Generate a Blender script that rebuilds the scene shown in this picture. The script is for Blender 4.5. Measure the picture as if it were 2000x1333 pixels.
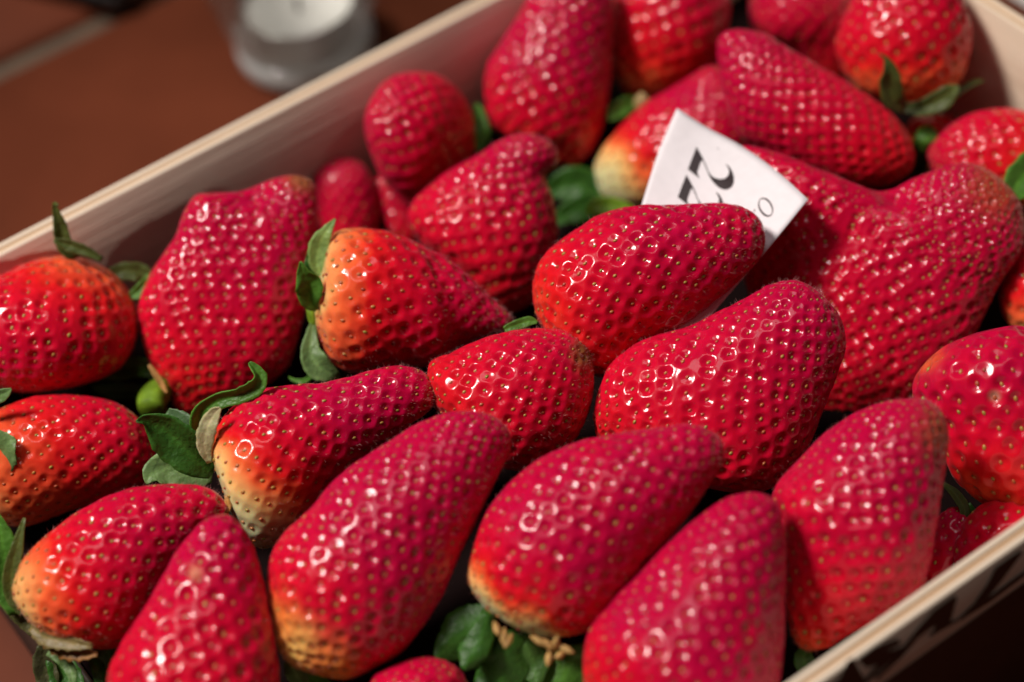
import bpy, math, random
import numpy as np
from mathutils import Vector, Matrix, kdtree

for o in list(bpy.data.objects):
    bpy.data.objects.remove(o)
S = bpy.context.scene
COL = S.collection
rng = np.random.default_rng(7)

# ------------------------------------------------------------------ camera
FPX = 4166.0                       # focal length in photo pixels (photo 2000 x 1333)
d1 = np.array([9677.0, 5687.0, -FPX]); d1 /= np.linalg.norm(d1)
up = np.array([-0.095, 0.688, 0.719]); up -= up.dot(d1) * d1; up /= np.linalg.norm(up)
R = np.array([d1, np.cross(up, d1), up])       # camera coords -> world
CAM = np.array([-0.16006287, -0.27665032, 0.39882394])
RIGHT, UP, BACK = R[:, 0], R[:, 1], R[:, 2]
cd = bpy.data.cameras.new("camera"); cam = bpy.data.objects.new("camera", cd); COL.objects.link(cam)
M = Matrix([[R[i, 0], R[i, 1], R[i, 2], CAM[i]] for i in range(3)] + [[0, 0, 0, 1]])
cam.matrix_world = M
cd.sensor_width = 36.0; cd.lens = 36.0 * FPX / 2000.0
cd.clip_start = 0.01; cd.clip_end = 50
cd.dof.use_dof = True; cd.dof.focus_distance = 0.452; cd.dof.aperture_fstop = 5.6
cd.dof.aperture_blades = 9
S.camera = cam

# ------------------------------------------------------------------ light
W = bpy.data.worlds.new("World"); S.world = W; W.use_nodes = True
bg = W.node_tree.nodes["Background"]
bg.inputs[0].default_value = (0.95, 0.85, 0.80, 1); bg.inputs[1].default_value = 0.011

def lamp(name, direction, dist, size, power, color, target=(0.0, 0.0, 0.06)):
    L = bpy.data.lights.new(name, 'AREA'); L.shape = 'DISK'; L.size = size
    L.energy = power; L.color = color
    o = bpy.data.objects.new(name, L); COL.objects.link(o)
    d = Vector(direction).normalized()
    o.location = Vector(target) + d * dist
    o.rotation_euler = d.to_track_quat('Z', 'Y').to_euler()
    return o
lamp("key_lamp", (-0.42, 0.28, 0.87), 1.7, 0.38, 35, (1.0, 0.93, 0.865))
lamp("soft_lamp", (0.05, 0.06, 1.0), 2.0, 0.8, 6.0, (1.0, 0.93, 0.92))
S.view_settings.view_transform = 'Standard'
S.view_settings.look = 'None'
S.view_settings.exposure = 0.0
S.view_settings.gamma = 1.0
S.cycles.use_denoising = True
S.cycles.max_bounces = 10
S.cycles.transmission_bounces = 10
S.cycles.sample_clamp_indirect = 4.0

# ------------------------------------------------------------------ pixel -> place helpers
def ray(u, v):
    return R @ np.array([(u - 1000) / FPX, -(v - 666.5) / FPX, -1.0])
def on_z(u, v, z):
    d = ray(u, v); t = (z - CAM[2]) / d[2]
    return CAM + d * t, t
def on_y(u, v, y):
    d = ray(u, v); t = (y - CAM[1]) / d[1]
    return CAM + d * t

# ------------------------------------------------------------------ object helpers
def link(o, parent=None):
    COL.objects.link(o)
    if parent is not None:
        o.parent = parent
    return o
def empty(name, loc):
    o = bpy.data.objects.new(name, None); o.empty_display_size = 0.01
    o.location = loc; COL.objects.link(o); return o
def tag(o, label=None, cat=None, group=None, kind=None):
    if label: o['label'] = label
    if cat: o['category'] = cat
    if group: o['group'] = group
    if kind: o['kind'] = kind
    return o
def mesh_np(name, V, F, mat, parent=None, smooth=True, cols=None):
    """V (n,3); F list of int arrays, each (m,k)"""
    me = bpy.data.meshes.new(name)
    V = np.asarray(V, dtype=np.float32)
    if not isinstance(F, list): F = [F]
    F = [np.asarray(f, dtype=np.int32) for f in F if len(f)]
    loops = np.concatenate([f.ravel() for f in F])
    sizes = np.concatenate([np.full(len(f), f.shape[1], dtype=np.int32) for f in F])
    starts = np.concatenate([[0], np.cumsum(sizes)[:-1]]).astype(np.int32)
    me.vertices.add(len(V)); me.vertices.foreach_set("co", V.ravel())
    me.loops.add(len(loops)); me.loops.foreach_set("vertex_index", loops)
    me.polygons.add(len(sizes)); me.polygons.foreach_set("loop_start", starts)
    me.update(calc_edges=True); me.validate()
    if smooth:
        me.polygons.foreach_set("use_smooth", np.ones(len(me.polygons), dtype=bool))
    if cols is not None:
        a = me.color_attributes.new("tint", 'FLOAT_COLOR', 'POINT')
        c = np.ones((len(V), 4), dtype=np.float32); c[:, :3] = cols
        a.data.foreach_set("color", c.ravel())
    me.materials.append(mat)
    o = bpy.data.objects.new(name, me)
    return link(o, parent)

class NT:
    def __init__(s, name):
        s.m = bpy.data.materials.new(name); s.m.use_nodes = True
        s.t = s.m.node_tree; s.b = s.t.nodes["Principled BSDF"]
    def n(s, typ, **kw):
        x = s.t.nodes.new(typ)
        for k, v in kw.items():
            if k.startswith('i_'):
                x.inputs[int(k[2:]) if k[2:].isdigit() else k[2:].replace('_', ' ')].default_value = v
            else: setattr(x, k, v)
        return x
    def l(s, a, b): s.t.links.new(a, b)
    def set(s, **kw):
        for k, v in kw.items(): s.b.inputs[k.replace('_', ' ')].default_value = v
    def ramp(s, fac, stops):
        r = s.n('ShaderNodeValToRGB'); e = r.color_ramp.elements
        while len(e) < len(stops): e.new(0.5)
        for x, (p, c) in zip(e, stops):
            x.position = p; x.color = (*c, 1)
        s.l(fac, r.inputs[0]); return r.outputs[0]

# flesh of the fruit: colour is the ripeness of each spot, stored per vertex
def mat_flesh():
    k = NT("strawberry_skin")
    a = k.n('ShaderNodeVertexColor', layer_name="tint")
    tc = k.n('ShaderNodeTexCoord')
    n1 = k.n('ShaderNodeTexNoise', i_Scale=260.0, i_Detail=3.0)
    k.l(tc.outputs['Object'], n1.inputs['Vector'])
    mix = k.n('ShaderNodeMixRGB', blend_type='MULTIPLY'); mix.inputs[0].default_value = 0.2
    k.l(a.outputs[0], mix.inputs[1])
    k.l(k.ramp(n1.outputs[0], [(0.3, (0.55, 0.55, 0.55)), (0.65, (1.0, 1.0, 1.0))]), mix.inputs[2])
    k.l(mix.outputs[0], k.b.inputs['Base Color'])
    n2 = k.n('ShaderNodeTexNoise', i_Scale=1500.0, i_Detail=2.0)
    k.l(tc.outputs['Object'], n2.inputs['Vector'])
    bp = k.n('ShaderNodeBump', i_Strength=0.10, i_Distance=0.0004)
    k.l(n2.outputs[0], bp.inputs['Height']); k.l(bp.outputs[0], k.b.inputs['Normal'])
    n3 = k.n('ShaderNodeTexNoise', i_Scale=170.0, i_Detail=2.0)
    k.l(tc.outputs['Object'], n3.inputs['Vector'])
    mr = k.n('ShaderNodeMapRange', i_1=0.3, i_2=0.7, i_3=0.30, i_4=0.46)
    k.l(n3.outputs[0], mr.inputs[0]); k.l(mr.outputs[0], k.b.inputs['Roughness'])
    k.set(Subsurface_Weight=0.5, Subsurface_Scale=0.0026, IOR=1.46, Specular_IOR_Level=0.06)
    k.b.inputs['Subsurface Radius'].default_value = (1.0, 0.25, 0.15)
    k.set(Coat_Weight=0.75, Coat_Roughness=0.14, Coat_IOR=1.45)
    k.b.inputs['Sheen Weight'].default_value = 0.06
    k.b.inputs['Sheen Roughness'].default_value = 0.4
    k.b.inputs['Sheen Tint'].default_value = (1, 0.75, 0.8, 1)
    return k.m
def mat_seed():
    k = NT("achene")
    a = k.n('ShaderNodeVertexColor', layer_name="tint")
    k.l(a.outputs[0], k.b.inputs['Base Color'])
    k.set(Roughness=0.28, IOR=1.55); return k.m
def mat_leaf():
    k = NT("sepal_green")
    a = k.n('ShaderNodeVertexColor', layer_name="tint")
    tc = k.n('ShaderNodeTexCoord')
    n1 = k.n('ShaderNodeTexNoise', i_Scale=420.0, i_Detail=4.0)
    k.l(tc.outputs['Object'], n1.inputs['Vector'])
    mix = k.n('ShaderNodeMixRGB', blend_type='MULTIPLY'); mix.inputs[0].default_value = 0.6
    k.l(a.outputs[0], mix.inputs[1])
    k.l(k.ramp(n1.outputs[0], [(0.32, (0.5, 0.55, 0.45)), (0.66, (1.1, 1.05, 1.0))]), mix.inputs[2])
    k.l(mix.outputs[0], k.b.inputs['Base Color'])
    n2 = k.n('ShaderNodeTexNoise', i_Scale=900.0, i_Detail=2.0)
    k.l(tc.outputs['Object'], n2.inputs['Vector'])
    bp = k.n('ShaderNodeBump', i_Strength=0.6, i_Distance=0.0005)
    k.l(n2.outputs[0], bp.inputs['Height']); k.l(bp.outputs[0], k.b.inputs['Normal'])
    k.set(Roughness=0.45, Specular_IOR_Level=0.3, Subsurface_Weight=0.25, Subsurface_Scale=0.001)
    k.b.inputs['Subsurface Radius'].default_value = (0.5, 1.0, 0.2)
    return k.m
def mat_wood(name, c0, c1, scale=1.0, rough=0.62, axis=0):
    k = NT(name)
    tc = k.n('ShaderNodeTexCoord')
    mp = k.n('ShaderNodeMapping'); sc = [1.0, 1.0, 1.0]; sc = [60.0, 60.0, 60.0]; sc[axis] = 2.2
    mp.inputs['Scale'].default_value = [s * scale for s in sc]
    k.l(tc.outputs['Object'], mp.inputs['Vector'])
    n1 = k.n('ShaderNodeTexNoise', i_Scale=9.0, i_Detail=5.0, i_Roughness=0.65)
    k.l(mp.outputs[0], n1.inputs['Vector'])
    n0 = k.n('ShaderNodeTexNoise', i_Scale=1.3, i_Detail=2.0)
    k.l(mp.outputs[0], n0.inputs['Vector'])
    ad = k.n('ShaderNodeMath', operation='ADD'); k.l(n1.outputs[0], ad.inputs[0]); k.l(n0.outputs[0], ad.inputs[1])
    hf = k.n('ShaderNodeMath', operation='MULTIPLY', i_1=0.5); k.l(ad.outputs[0], hf.inputs[0])
    k.l(k.ramp(hf.outputs[0], [(0.3, c0), (0.7, c1)]), k.b.inputs['Base Color'])
    bp = k.n('ShaderNodeBump', i_Strength=0.8, i_Distance=0.0008)
    k.l(hf.outputs[0], bp.inputs['Height']); k.l(bp.outputs[0], k.b.inputs['Normal'])
    k.set(Roughness=rough); return k.m
def mat_plain(name, c, rough=0.5, noise=0.0, nscale=300.0, bump=0.0, **kw):
    k = NT(name)
    k.b.inputs['Base Color'].default_value = (*c, 1)
    if noise:
        tc = k.n('ShaderNodeTexCoord'); n1 = k.n('ShaderNodeTexNoise', i_Scale=nscale, i_Detail=4.0)
        k.l(tc.outputs['Object'], n1.inputs['Vector'])
        lo = tuple(x * (1 - noise) for x in c); hi = tuple(min(1, x * (1 + noise)) for x in c)
        k.l(k.ramp(n1.outputs[0], [(0.3, lo), (0.7, hi)]), k.b.inputs['Base Color'])
        if bump:
            bp = k.n('ShaderNodeBump', i_Strength=bump, i_Distance=0.0005)
            k.l(n1.outputs[0], bp.inputs['Height']); k.l(bp.outputs[0], k.b.inputs['Normal'])
    k.set(Roughness=rough, **kw); return k.m

FLESH, SEED, LEAF = mat_flesh(), mat_seed(), mat_leaf()
FUZZ = mat_plain("pale_hair", (0.65, 0.28, 0.26), 0.5)
PLY = mat_wood("poplar_veneer", (0.68, 0.54, 0.41), (0.82, 0.71, 0.57))
PLYY = mat_wood("poplar_veneer_across", (0.60, 0.46, 0.33), (0.78, 0.66, 0.51), axis=1)
CORE = mat_wood("poplar_core", (0.50, 0.31, 0.17), (0.62, 0.42, 0.26), rough=0.75)
INK = mat_plain("black_print", (0.012, 0.010, 0.014), 0.5)
BAND = mat_plain("dark_brown", (0.045, 0.026, 0.018), 0.6, 0.2, 90.0)  # side band brown; on the near end panel, shade put into the colour
TAGINK = mat_plain("tag_print", (0.028, 0.016, 0.018), 0.35)
PAPER = mat_plain("paper", (0.80, 0.75, 0.78), 0.5, 0.03, 500.0, 0.05)
TERRA = mat_plain("terracotta", (0.112, 0.027, 0.012), 0.6, 0.28, 14.0, 0.15, Specular_IOR_Level=0.08)
GROUT = mat_plain("grout", (0.085, 0.058, 0.036), 0.85, 0.2, 120.0, 0.3)
DRY = mat_plain("dry_stamen", (0.50, 0.30, 0.10), 0.7, 0.3, 800.0, 0.2)
GAP_SHADE = mat_plain("gap_shade_black", (0.009, 0.005, 0.005), 0.95, Specular_IOR_Level=0.0)  # near-black floor colour, puts deep shade into the gaps between fruits
BLACK = mat_plain("black_leatherette", (0.008, 0.006, 0.006), 0.5, 0.2, 300.0, 0.2)
WHITE = mat_plain("white_cardboard", (0.62, 0.60, 0.56), 0.6, 0.05, 60.0)

# ------------------------------------------------------------------ setting: tiled floor
def box(name, lo, hi, mat, parent=None, bev=0.0008):
    lo = np.array(lo, float); hi = np.array(hi, float)
    c = (lo + hi) / 2; h = (hi - lo) / 2; b = min(bev, h.min() * 0.6)
    V = []; idx = {}
    for sx in (-1, 1):
        for sy in (-1, 1):
            for sz in (-1, 1):
                for ax in range(3):
                    p = np.array([sx, sy, sz]) * h
                    q = p - np.array([sx, sy, sz]) * b; q[ax] = p[ax]
                    idx[(sx, sy, sz, ax)] = len(V); V.append(q)
    F4, F3 = [], []
    for ax in range(3):
        a1, a2 = (ax + 1) % 3, (ax + 2) % 3
        for s in (-1, 1):
            q = []
            for t1, t2 in ((-1, -1), (1, -1), (1, 1), (-1, 1)):
                k = [0, 0, 0]; k[ax] = s; k[a1] = t1; k[a2] = t2; q.append(idx[(*k, ax)])
            F4.append(q if s > 0 else q[::-1])
    for ax in range(3):
        a1, a2 = (ax + 1) % 3, (ax + 2) % 3
        for s1 in (-1, 1):
            for s2 in (-1, 1):
                def g(t, face):
                    k = [0, 0, 0]; k[ax] = t; k[a1] = s1; k[a2] = s2; return idx[(*k, face)]
                q = [g(-1, a1), g(1, a1), g(1, a2), g(-1, a2)]
                F4.append(q if s1 * s2 < 0 else q[::-1])
    for sx in (-1, 1):
        for sy in (-1, 1):
            for sz in (-1, 1):
                t = [idx[(sx, sy, sz, a)] for a in range(3)]
                F3.append(t if sx * sy * sz > 0 else t[::-1])
    par = np.array(parent.matrix_basis.translation) if parent is not None else np.zeros(3)
    o = mesh_np(name, np.array(V), [np.array(F4), np.array(F3)], mat, parent, smooth=False)
    o.location = c - par
    return o
floor = box("floor", (-2.5, -2.5, -0.06), (2.5, 2.5, -0.004), GROUT, bev=0.001)
tag(floor, kind='structure')
TS, GW = 0.33, 0.0085
X0, Y0 = -0.155, -0.073
t0 = None
for i in range(-3, 4):
    for j in range(-3, 4):
        cx, cy = X0 + TS * (i + 0.5), Y0 + TS * (j + 0.5)
        if t0 is None:
            t0 = box("tile", (cx - TS / 2 + GW / 2, cy - TS / 2 + GW / 2, -0.012),
                     (cx + TS / 2 - GW / 2, cy + TS / 2 - GW / 2, 0.0), TERRA, floor, bev=0.0025)
            base_loc = Vector(t0.location); c0 = (cx, cy)
        else:
            t = t0.copy(); t.parent = floor; COL.objects.link(t)
            t.location = base_loc + Vector((cx - c0[0], cy - c0[1], random.uniform(-0.0006, 0.0006)))
            t.rotation_euler = (0, 0, 0)

# ------------------------------------------------------------------ the crate
RZ = 0.070
YL, YLO, YR, YRO = 0.0983, 0.1026, -0.1050, -0.1092
XF, XFO, XN, XNO = 0.1515, 0.1556, -0.1085, -0.1125
crate = empty("wooden_crate", (0.02, 0.0, 0.0))
tag(crate, "shallow pale plywood fruit crate packed with ripe strawberries", "crate")
def ply_panel(name, lo, hi, thick_axis, parent, facemat, coremat=None):
    """three plies side by side, the core set 0.3 mm below the rim"""
    a0, a1 = lo[thick_axis], hi[thick_axis]
    cuts = [a0, a0 + (a1 - a0) * 0.36, a0 + (a1 - a0) * 0.64, a1]
    p = bpy.data.objects.new(name, None); p.empty_display_size = 0.01
    COL.objects.link(p); p.parent = parent
    p.location = Vector([(lo[i] + hi[i]) / 2 for i in range(2)] + [lo[2]]) - parent.location
    off = Vector(parent.location)
    for k in range(3):
        l, h = list(lo), list(hi)
        l[thick_axis], h[thick_axis] = cuts[k], cuts[k + 1]
        if k == 1: h[2] -= 0.0004
        o = box("ply", l, h, (coremat or CORE) if k == 1 else facemat, None, bev=0.00045)
        o.location = o.location - off - p.location
        o.parent = p
    return p
ply_panel("side_panel", (-0.142, YL, 0.002), (XFO + 0.004, YLO, RZ), 1, crate, PLY)
right_panel = ply_panel("side_panel", (-0.142, YRO, 0.002), (XFO + 0.004, YR, RZ), 1, crate, PLY)
ply_panel("end_panel", (XF, YR + 0.0002, 0.002), (XFO, YL - 0.0002, RZ + 0.0015), 0, crate, PLYY)
ply_panel("end_panel", (XNO, YR + 0.0002, 0.002), (XN, YL - 0.0002, 0.0315), 0, crate, BAND, BAND)  # all plies coloured dark so the low panel looks shaded
o = box("base_board", (XN + 0.0003, YR + 0.0003, 0.027), (XF - 0.0003, YL - 0.0003, 0.031), GAP_SHADE, None)
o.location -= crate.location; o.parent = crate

# dark brown lower band and printed lettering on the outside of the near side (flat faces 0.15 mm proud)
def flat_print(name, polys, plane_pt, plane_n, mat, parent, lift=0.00015, world=None):
    """polys: list of pixel outlines projected on a plane (or 3D points already)"""
    n = np.array(plane_n, float); n /= np.linalg.norm(n)
    V, F, off = [], [], 0
    import mathutils.geometry as mg
    for poly in polys:
        pts = []
        for p in poly:
            if len(p) == 2:
                d = ray(*p); t = (np.array(plane_pt) - CAM).dot(n) / d.dot(n); q = CAM + d * t
            else: q = np.array(p, float)
            pts.append(q + n * lift)
        tri = mg.tessellate_polygon([[Vector(q) for q in pts]])
        for t in tri: F.append([i + off for i in t])
        V += pts; off += len(pts)
    org = np.array(parent.matrix_basis.translation)
    pp = parent.parent
    while pp is not None:
        org = org + np.array(pp.matrix_basis.translation); pp = pp.parent
    return mesh_np(name, np.array(V) - org, np.array(F), mat, parent, smooth=False)
PRP, PRN = (0, YRO, 0), (0, -1, 0)
flat_print("dark_band", [[(-0.138, YRO, 0.0025), (XFO, YRO, 0.0025), (XFO, YRO, 0.0555), (-0.138, YRO, 0.0555)]],
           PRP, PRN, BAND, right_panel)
L1 = [(1652, 1290), (1664, 1282), (1690, 1333), (1640, 1362), (1600, 1385), (1622, 1340), (1640, 1318)]
L2 = [(1672, 1288), (1706, 1262), (1752, 1246), (1758, 1256), (1728, 1272), (1762, 1262), (1764, 1268), (1742, 1286), (1716, 1308), (1690, 1336), (1684, 1330), (1712, 1296), (1690, 1304)]
L3 = [(1862, 1162), (1868, 1166), (1854, 1214), (1868, 1206), (1870, 1212), (1812, 1244), (1814, 1238), (1822, 1232), (1824, 1220), (1790, 1246), (1760, 1282), (1712, 1326), (1706, 1322), (1752, 1276), (1792, 1224), (1822, 1190)]
L4 = [(1990, 1074), (1996, 1078), (1952, 1136), (1926, 1168), (1990, 1120), (2040, 1084), (2044, 1090), (1930, 1176), (1872, 1212), (1870, 1206), (1900, 1178), (1926, 1140), (1942, 1108), (1966, 1090)]
for nm, pl in (("printed_letter", L1), ("printed_letter", L2), ("printed_letter", L3), ("printed_letter", L4)):
    flat_print(nm, [pl], PRP, PRN, INK, right_panel, lift=0.0003)

# ------------------------------------------------------------------ strawberries
def catmull(P, n=14):
    P = np.asarray(P, float); k = len(P); out = []
    t = np.linspace(0, 1, n, endpoint=False)[:, None]
    for i in range(k):
        p0, p1, p2, p3 = P[i - 1], P[i], P[(i + 1) % k], P[(i + 2) % k]
        out.append(0.5 * ((2 * p1) + (-p0 + p2) * t + (2 * p0 - 5 * p1 + 4 * p2 - p3) * t ** 2 + (-p0 + 3 * p1 - 3 * p2 + p3) * t ** 3))
    return np.concatenate(out)
def lumps(P, seed, freq, n=6):
    g = np.random.default_rng(seed); r = np.zeros(len(P))
    for _ in range(n):
        d = g.normal(size=3); d /= np.linalg.norm(d)
        r += np.sin(P @ d * freq * g.uniform(0.6, 1.5) + g.uniform(0, 6.28))
    return r / n
def lerp_stops(x, stops):
    xs = [s[0] for s in stops]; cs = np.array([s[1] for s in stops])
    return np.stack([np.interp(x, xs, cs[:, i]) for i in range(3)], 1)
RIPE = [(-0.35, (0.66, 0.64, 0.36)), (-0.05, (0.74, 0.64, 0.30)), (0.2, (0.90, 0.50, 0.17)), (0.5, (0.88, 0.14, 0.04)),
        (0.85, (0.72, 0.010, 0.013)), (1.25, (0.63, 0.003, 0.024)), (2.2, (0.48, 0.0015, 0.045))]
T_SEED = []
for i, (z, r) in enumerate(((-0.5, 0.0), (-0.28, 0.36), (0.1, 0.5), (0.38, 0.3), (0.55, 0.0))):
    T_SEED.append((z, r))
def seed_template(seg=6):
    V, F = [], []
    rings = []
    for z, r in T_SEED:
        if r == 0: rings.append([len(V)]); V.append((0, 0, z))
        else:
            rr = []
            for k in range(seg):
                a = 2 * math.pi * k / seg; rr.append(len(V)); V.append((r * math.cos(a), r * math.sin(a), z))
            rings.append(rr)
    for a, b in zip(rings[:-1], rings[1:]):
        for k in range(seg):
            k2 = (k + 1) % seg
            if len(a) == 1: F.append((a[0], b[k2], b[k]))
            elif len(b) == 1: F.append((a[k], a[k2], b[0]))
            else: F.append((a[k], a[k2], b[k2])); F.append((a[k], b[k2], b[k]))
    return np.array(V, float), np.array(F)
SV, SF = seed_template()
BERRY = {}

def strawberry(key, outline, base, tip, z, label, k=0.92, tilt=0.0, sp=5.0, t0=-0.6, t1=0.05, grad=(0, 0),
               hue=1.0, depth=0.15, seedtone=0.5, cap=None, res=0.31, lump=0.03, tipdense=0.55, arch=0.0, green=0.0, pit=0.31, patch=(), crease=(), flat=1.0, fuzz=0, seed=None):
    sd = (sum(ord(c) * (i + 3) for i, c in enumerate(key)) if seed is None else seed)
    g = np.random.default_rng(sd)
    P = catmull(outline)
    B = np.array(base, float); T = np.array(tip, float)
    ax = (T - B) / np.linalg.norm(T - B); nr = np.array([-ax[1], ax[0]])
    s_all = (P - B) @ ax; w_all = (P - B) @ nr
    smin, smax = s_all.min(), s_all.max(); Ls = smax - smin
    cpx = (P.min(0) + P.max(0)) / 2
    P0, D0 = on_z(cpx[0], cpx[1], z)
    mpp = D0 / FPX                                   # metres per photo pixel at this fruit
    bk = CAM - P0; bk /= np.linalg.norm(bk)
    rt = RIGHT - RIGHT.dot(bk) * bk; rt /= np.linalg.norm(rt)
    dn = -np.cross(bk, rt)
    # stations along the axis
    ns = int(max(60, Ls * mpp * 1000 / res * 1.15))
    q = np.linspace(0, 1, ns)
    tt = 0.5 * q + 0.5 * (1 - np.cos(np.pi * q)) / 2
    tt[1] = min(tt[1], 0.0035); tt[-2] = max(tt[-2], 1 - 0.0035)
    st = smin + tt * Ls
    s1, s2 = s_all, np.roll(s_all, -1); w1, w2 = w_all, np.roll(w_all, -1)
    Lw = np.zeros(ns); Rw = np.zeros(ns)
    for j in range(1, ns - 1):
        hit = (s1 - st[j]) * (s2 - st[j]) <= 0
        ds = np.where(np.abs(s2[hit] - s1[hit]) < 1e-9, 1e-9, s2[hit] - s1[hit])
        ww = w1[hit] + (st[j] - s1[hit]) / ds * (w2[hit] - w1[hit])
        Lw[j], Rw[j] = ww.min(), ww.max()
    Lw[0] = Rw[0] = w_all[s_all.argmin()]; Lw[-1] = Rw[-1] = w_all[s_all.argmax()]
    for _ in range(3):
        for A in (Lw, Rw): A[2:-2] = 0.25 * A[1:-3] + 0.5 * A[2:-2] + 0.25 * A[3:-1]
    c = (Lw + Rw) / 2; a = (Rw - Lw) / 2
    b = a.copy()
    if cap: b = cap * np.tanh(b / cap)
    b = k * b
    bs = b.copy()
    for _ in range(10): bs[1:-1] = 0.25 * bs[:-2] + 0.5 * bs[1:-1] + 0.25 * bs[2:]
    b = bs; b[0] = b[-1] = 0
    # angles: dense where the fruit can be seen, coarse underneath
    rmax = a.max() * mpp * 1000
    nf = int(max(50, rmax * math.radians(230) / res)); nb = max(10, int(rmax * math.radians(130) / 1.6))
    ph = np.concatenate([np.radians(np.linspace(-25, 205, nf, endpoint=False)), np.radians(np.linspace(205, 335, nb, endpoint=False))])
    npd = len(ph)
    smid = (smin + smax) / 2
    def surf(s, phi):
        cc = np.interp(s, st, c); aa = np.interp(s, st, a); bb = np.interp(s, st, b)
        w = cc + aa * np.cos(phi)
        d = bb * np.sign(np.sin(phi)) * np.abs(np.sin(phi)) ** flat + tilt * (s - smid) - arch * ((s - smid) / Ls * 2) ** 2 * Ls * 0.25
        px = B[0] + ax[0] * s + nr[0] * w - cpx[0]; py = B[1] + ax[1] * s + nr[1] * w - cpx[1]
        return (np.outer(px, rt) + np.outer(py, dn) + np.outer(d, bk)) * mpp
    ss = np.repeat(st[1:-1], npd); pp = np.tile(ph, ns - 2)
    V = np.concatenate([surf(st[:1], np.zeros(1)), surf(ss, pp), surf(st[-1:], np.zeros(1))])
    tv = np.concatenate([[0], np.repeat(tt[1:-1], npd), [1]])
    n = len(V)
    i0 = (1 + np.arange(ns - 3)[:, None] * npd + np.arange(npd)[None, :])
    i1 = (1 + np.arange(ns - 3)[:, None] * npd + (np.arange(npd)[None, :] + 1) % npd)
    quads = np.stack([i0, i1, i1 + npd, i0 + npd], -1).reshape(-1, 4)
    kk = np.arange(npd)
    capa = np.stack([np.zeros(npd, int), 1 + (kk + 1) % npd, 1 + kk], 1)
    e = 1 + (ns - 3) * npd
    capb = np.stack([np.full(npd, n - 1), e + kk, e + (kk + 1) % npd], 1)
    def normals(V):
        N = np.zeros_like(V)
        for F in (quads, capa, capb):
            fn = np.cross(V[F[:, 1]] - V[F[:, 0]], V[F[:, 2]] - V[F[:, 0]])
            if F.shape[1] == 4: fn = np.cross(V[F[:, 2]] - V[F[:, 0]], V[F[:, 3]] - V[F[:, 1]])
            for col in range(F.shape[1]):
                for d in range(3): N[:, d] += np.bincount(F[:, col], fn[:, d], minlength=n)
        return N / np.maximum(np.linalg.norm(N, axis=1), 1e-12)[:, None]
    N = normals(V)
    flip = np.sum(N * V) < 0
    if flip: N = -N
    V0 = V.astype(np.float32)
    V = V + N * ((lumps(V, sd, 260) * lump + lumps(V, sd + 2, 800) * 0.008) * a.max() * mpp)[:, None]
    N = normals(V); N = -N if flip else N
    cvx = V @ rt / mpp + cpx[0]; cvy = V @ dn / mpp + cpx[1]
    for (u0, v0, u1, v1, cw, cdp) in crease:       # folds where lobes of the fruit meet
        dx, dy = u1 - u0, v1 - v0; L2 = dx * dx + dy * dy
        tq = np.clip(((cvx - u0) * dx + (cvy - v0) * dy) / L2, 0, 1)
        dq = np.hypot(cvx - u0 - tq * dx, cvy - v0 - tq * dy) / cw
        V = V - N * (cdp / 1000 * np.exp(-dq ** 2) * (1 - 0.5 * tq) * np.clip(N @ bk * 2, 0, 1))[:, None]
    if len(crease): N = normals(V); N = -N if flip else N
    # seeds (phyllotaxis over the surface, closer together towards the tip)
    fs = np.linspace(0, 2 * np.pi, 97)
    rows = st[1:-1]; area = np.zeros(len(rows)); circ = []
    spm = sp * 0.85 / 1000.0
    tr = tt[1:-1]
    spacing = spm * (1 - tipdense * np.clip((tr - 0.45) / 0.55, 0, 1) ** 1.6) * (1 - 0.25 * np.clip((0.12 - tr) / 0.12, 0, 1))
    aa, bb = a[1:-1] * mpp, b[1:-1] * mpp
    for j in range(len(rows)):
        el = np.hypot(np.diff(aa[j] * np.cos(fs)), np.diff(bb[j] * np.sin(fs)))
        circ.append(np.concatenate([[0], np.cumsum(el)])); area[j] = circ[-1][-1]
    ds = np.gradient(rows) * mpp
    slope = np.hypot(1, np.gradient(aa) / ds)
    dens = area * ds * np.minimum(slope, 3) / (spacing ** 2 * 0.866)
    cum = np.cumsum(dens); K = int(cum[-1])
    kf = np.interp(np.arange(K) + 0.5, cum, np.arange(len(rows)))
    sk, fk = [], []
    off = g.uniform(0, 6.28)
    for i in range(K):
        j = int(kf[i]); frac = (i * 0.381966 + off) % 1.0
        fk.append(np.interp(frac * circ[j][-1], circ[j], fs)); sk.append(np.interp(kf[i], np.arange(len(rows)), rows))
    sk = np.array(sk); fk = np.array(fk) + g.normal(0, 0.03, K)
    keep = np.sin(fk) > -0.9
    sk, fk = sk[keep], fk[keep]
    sk = sk + g.normal(0, 0.06, len(sk)) * spm / mpp
    sk = np.clip(sk, st[2], st[-3]); K = len(sk)
    C = surf(sk, fk)
    seat = np.zeros(K, int); v02 = (V0 ** 2).sum(1)     # seat every seed on the lumpy, folded surface
    for lo in range(0, K, 64):
        seat[lo:lo + 64] = (v02[None, :] - 2 * C[lo:lo + 64].astype(np.float32) @ V0.T).argmin(1)
    C = V[seat] + (C - V0[seat])
    kd = kdtree.KDTree(n)
    # nearest seed to every vertex
    dmin = np.full(n, 1e9)
    nearest = np.zeros(n, int)
    Cf = C.astype(np.float32); Vf = V.astype(np.float32)
    cc2 = (Cf ** 2).sum(1)
    # put the seed centres on the lumpy surface first
    for lo in range(0, n, 6000):
        v = Vf[lo:lo + 6000]
        dd = cc2[None, :] - 2 * v @ Cf.T
        nearest[lo:lo + 6000] = dd.argmin(1)
        dmin[lo:lo + 6000] = np.sqrt(np.maximum(dd.min(1) + (v ** 2).sum(1), 0))
    spv = spm * (1 - tipdense * np.clip((tv - 0.45) / 0.55, 0, 1) ** 1.6)
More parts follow.
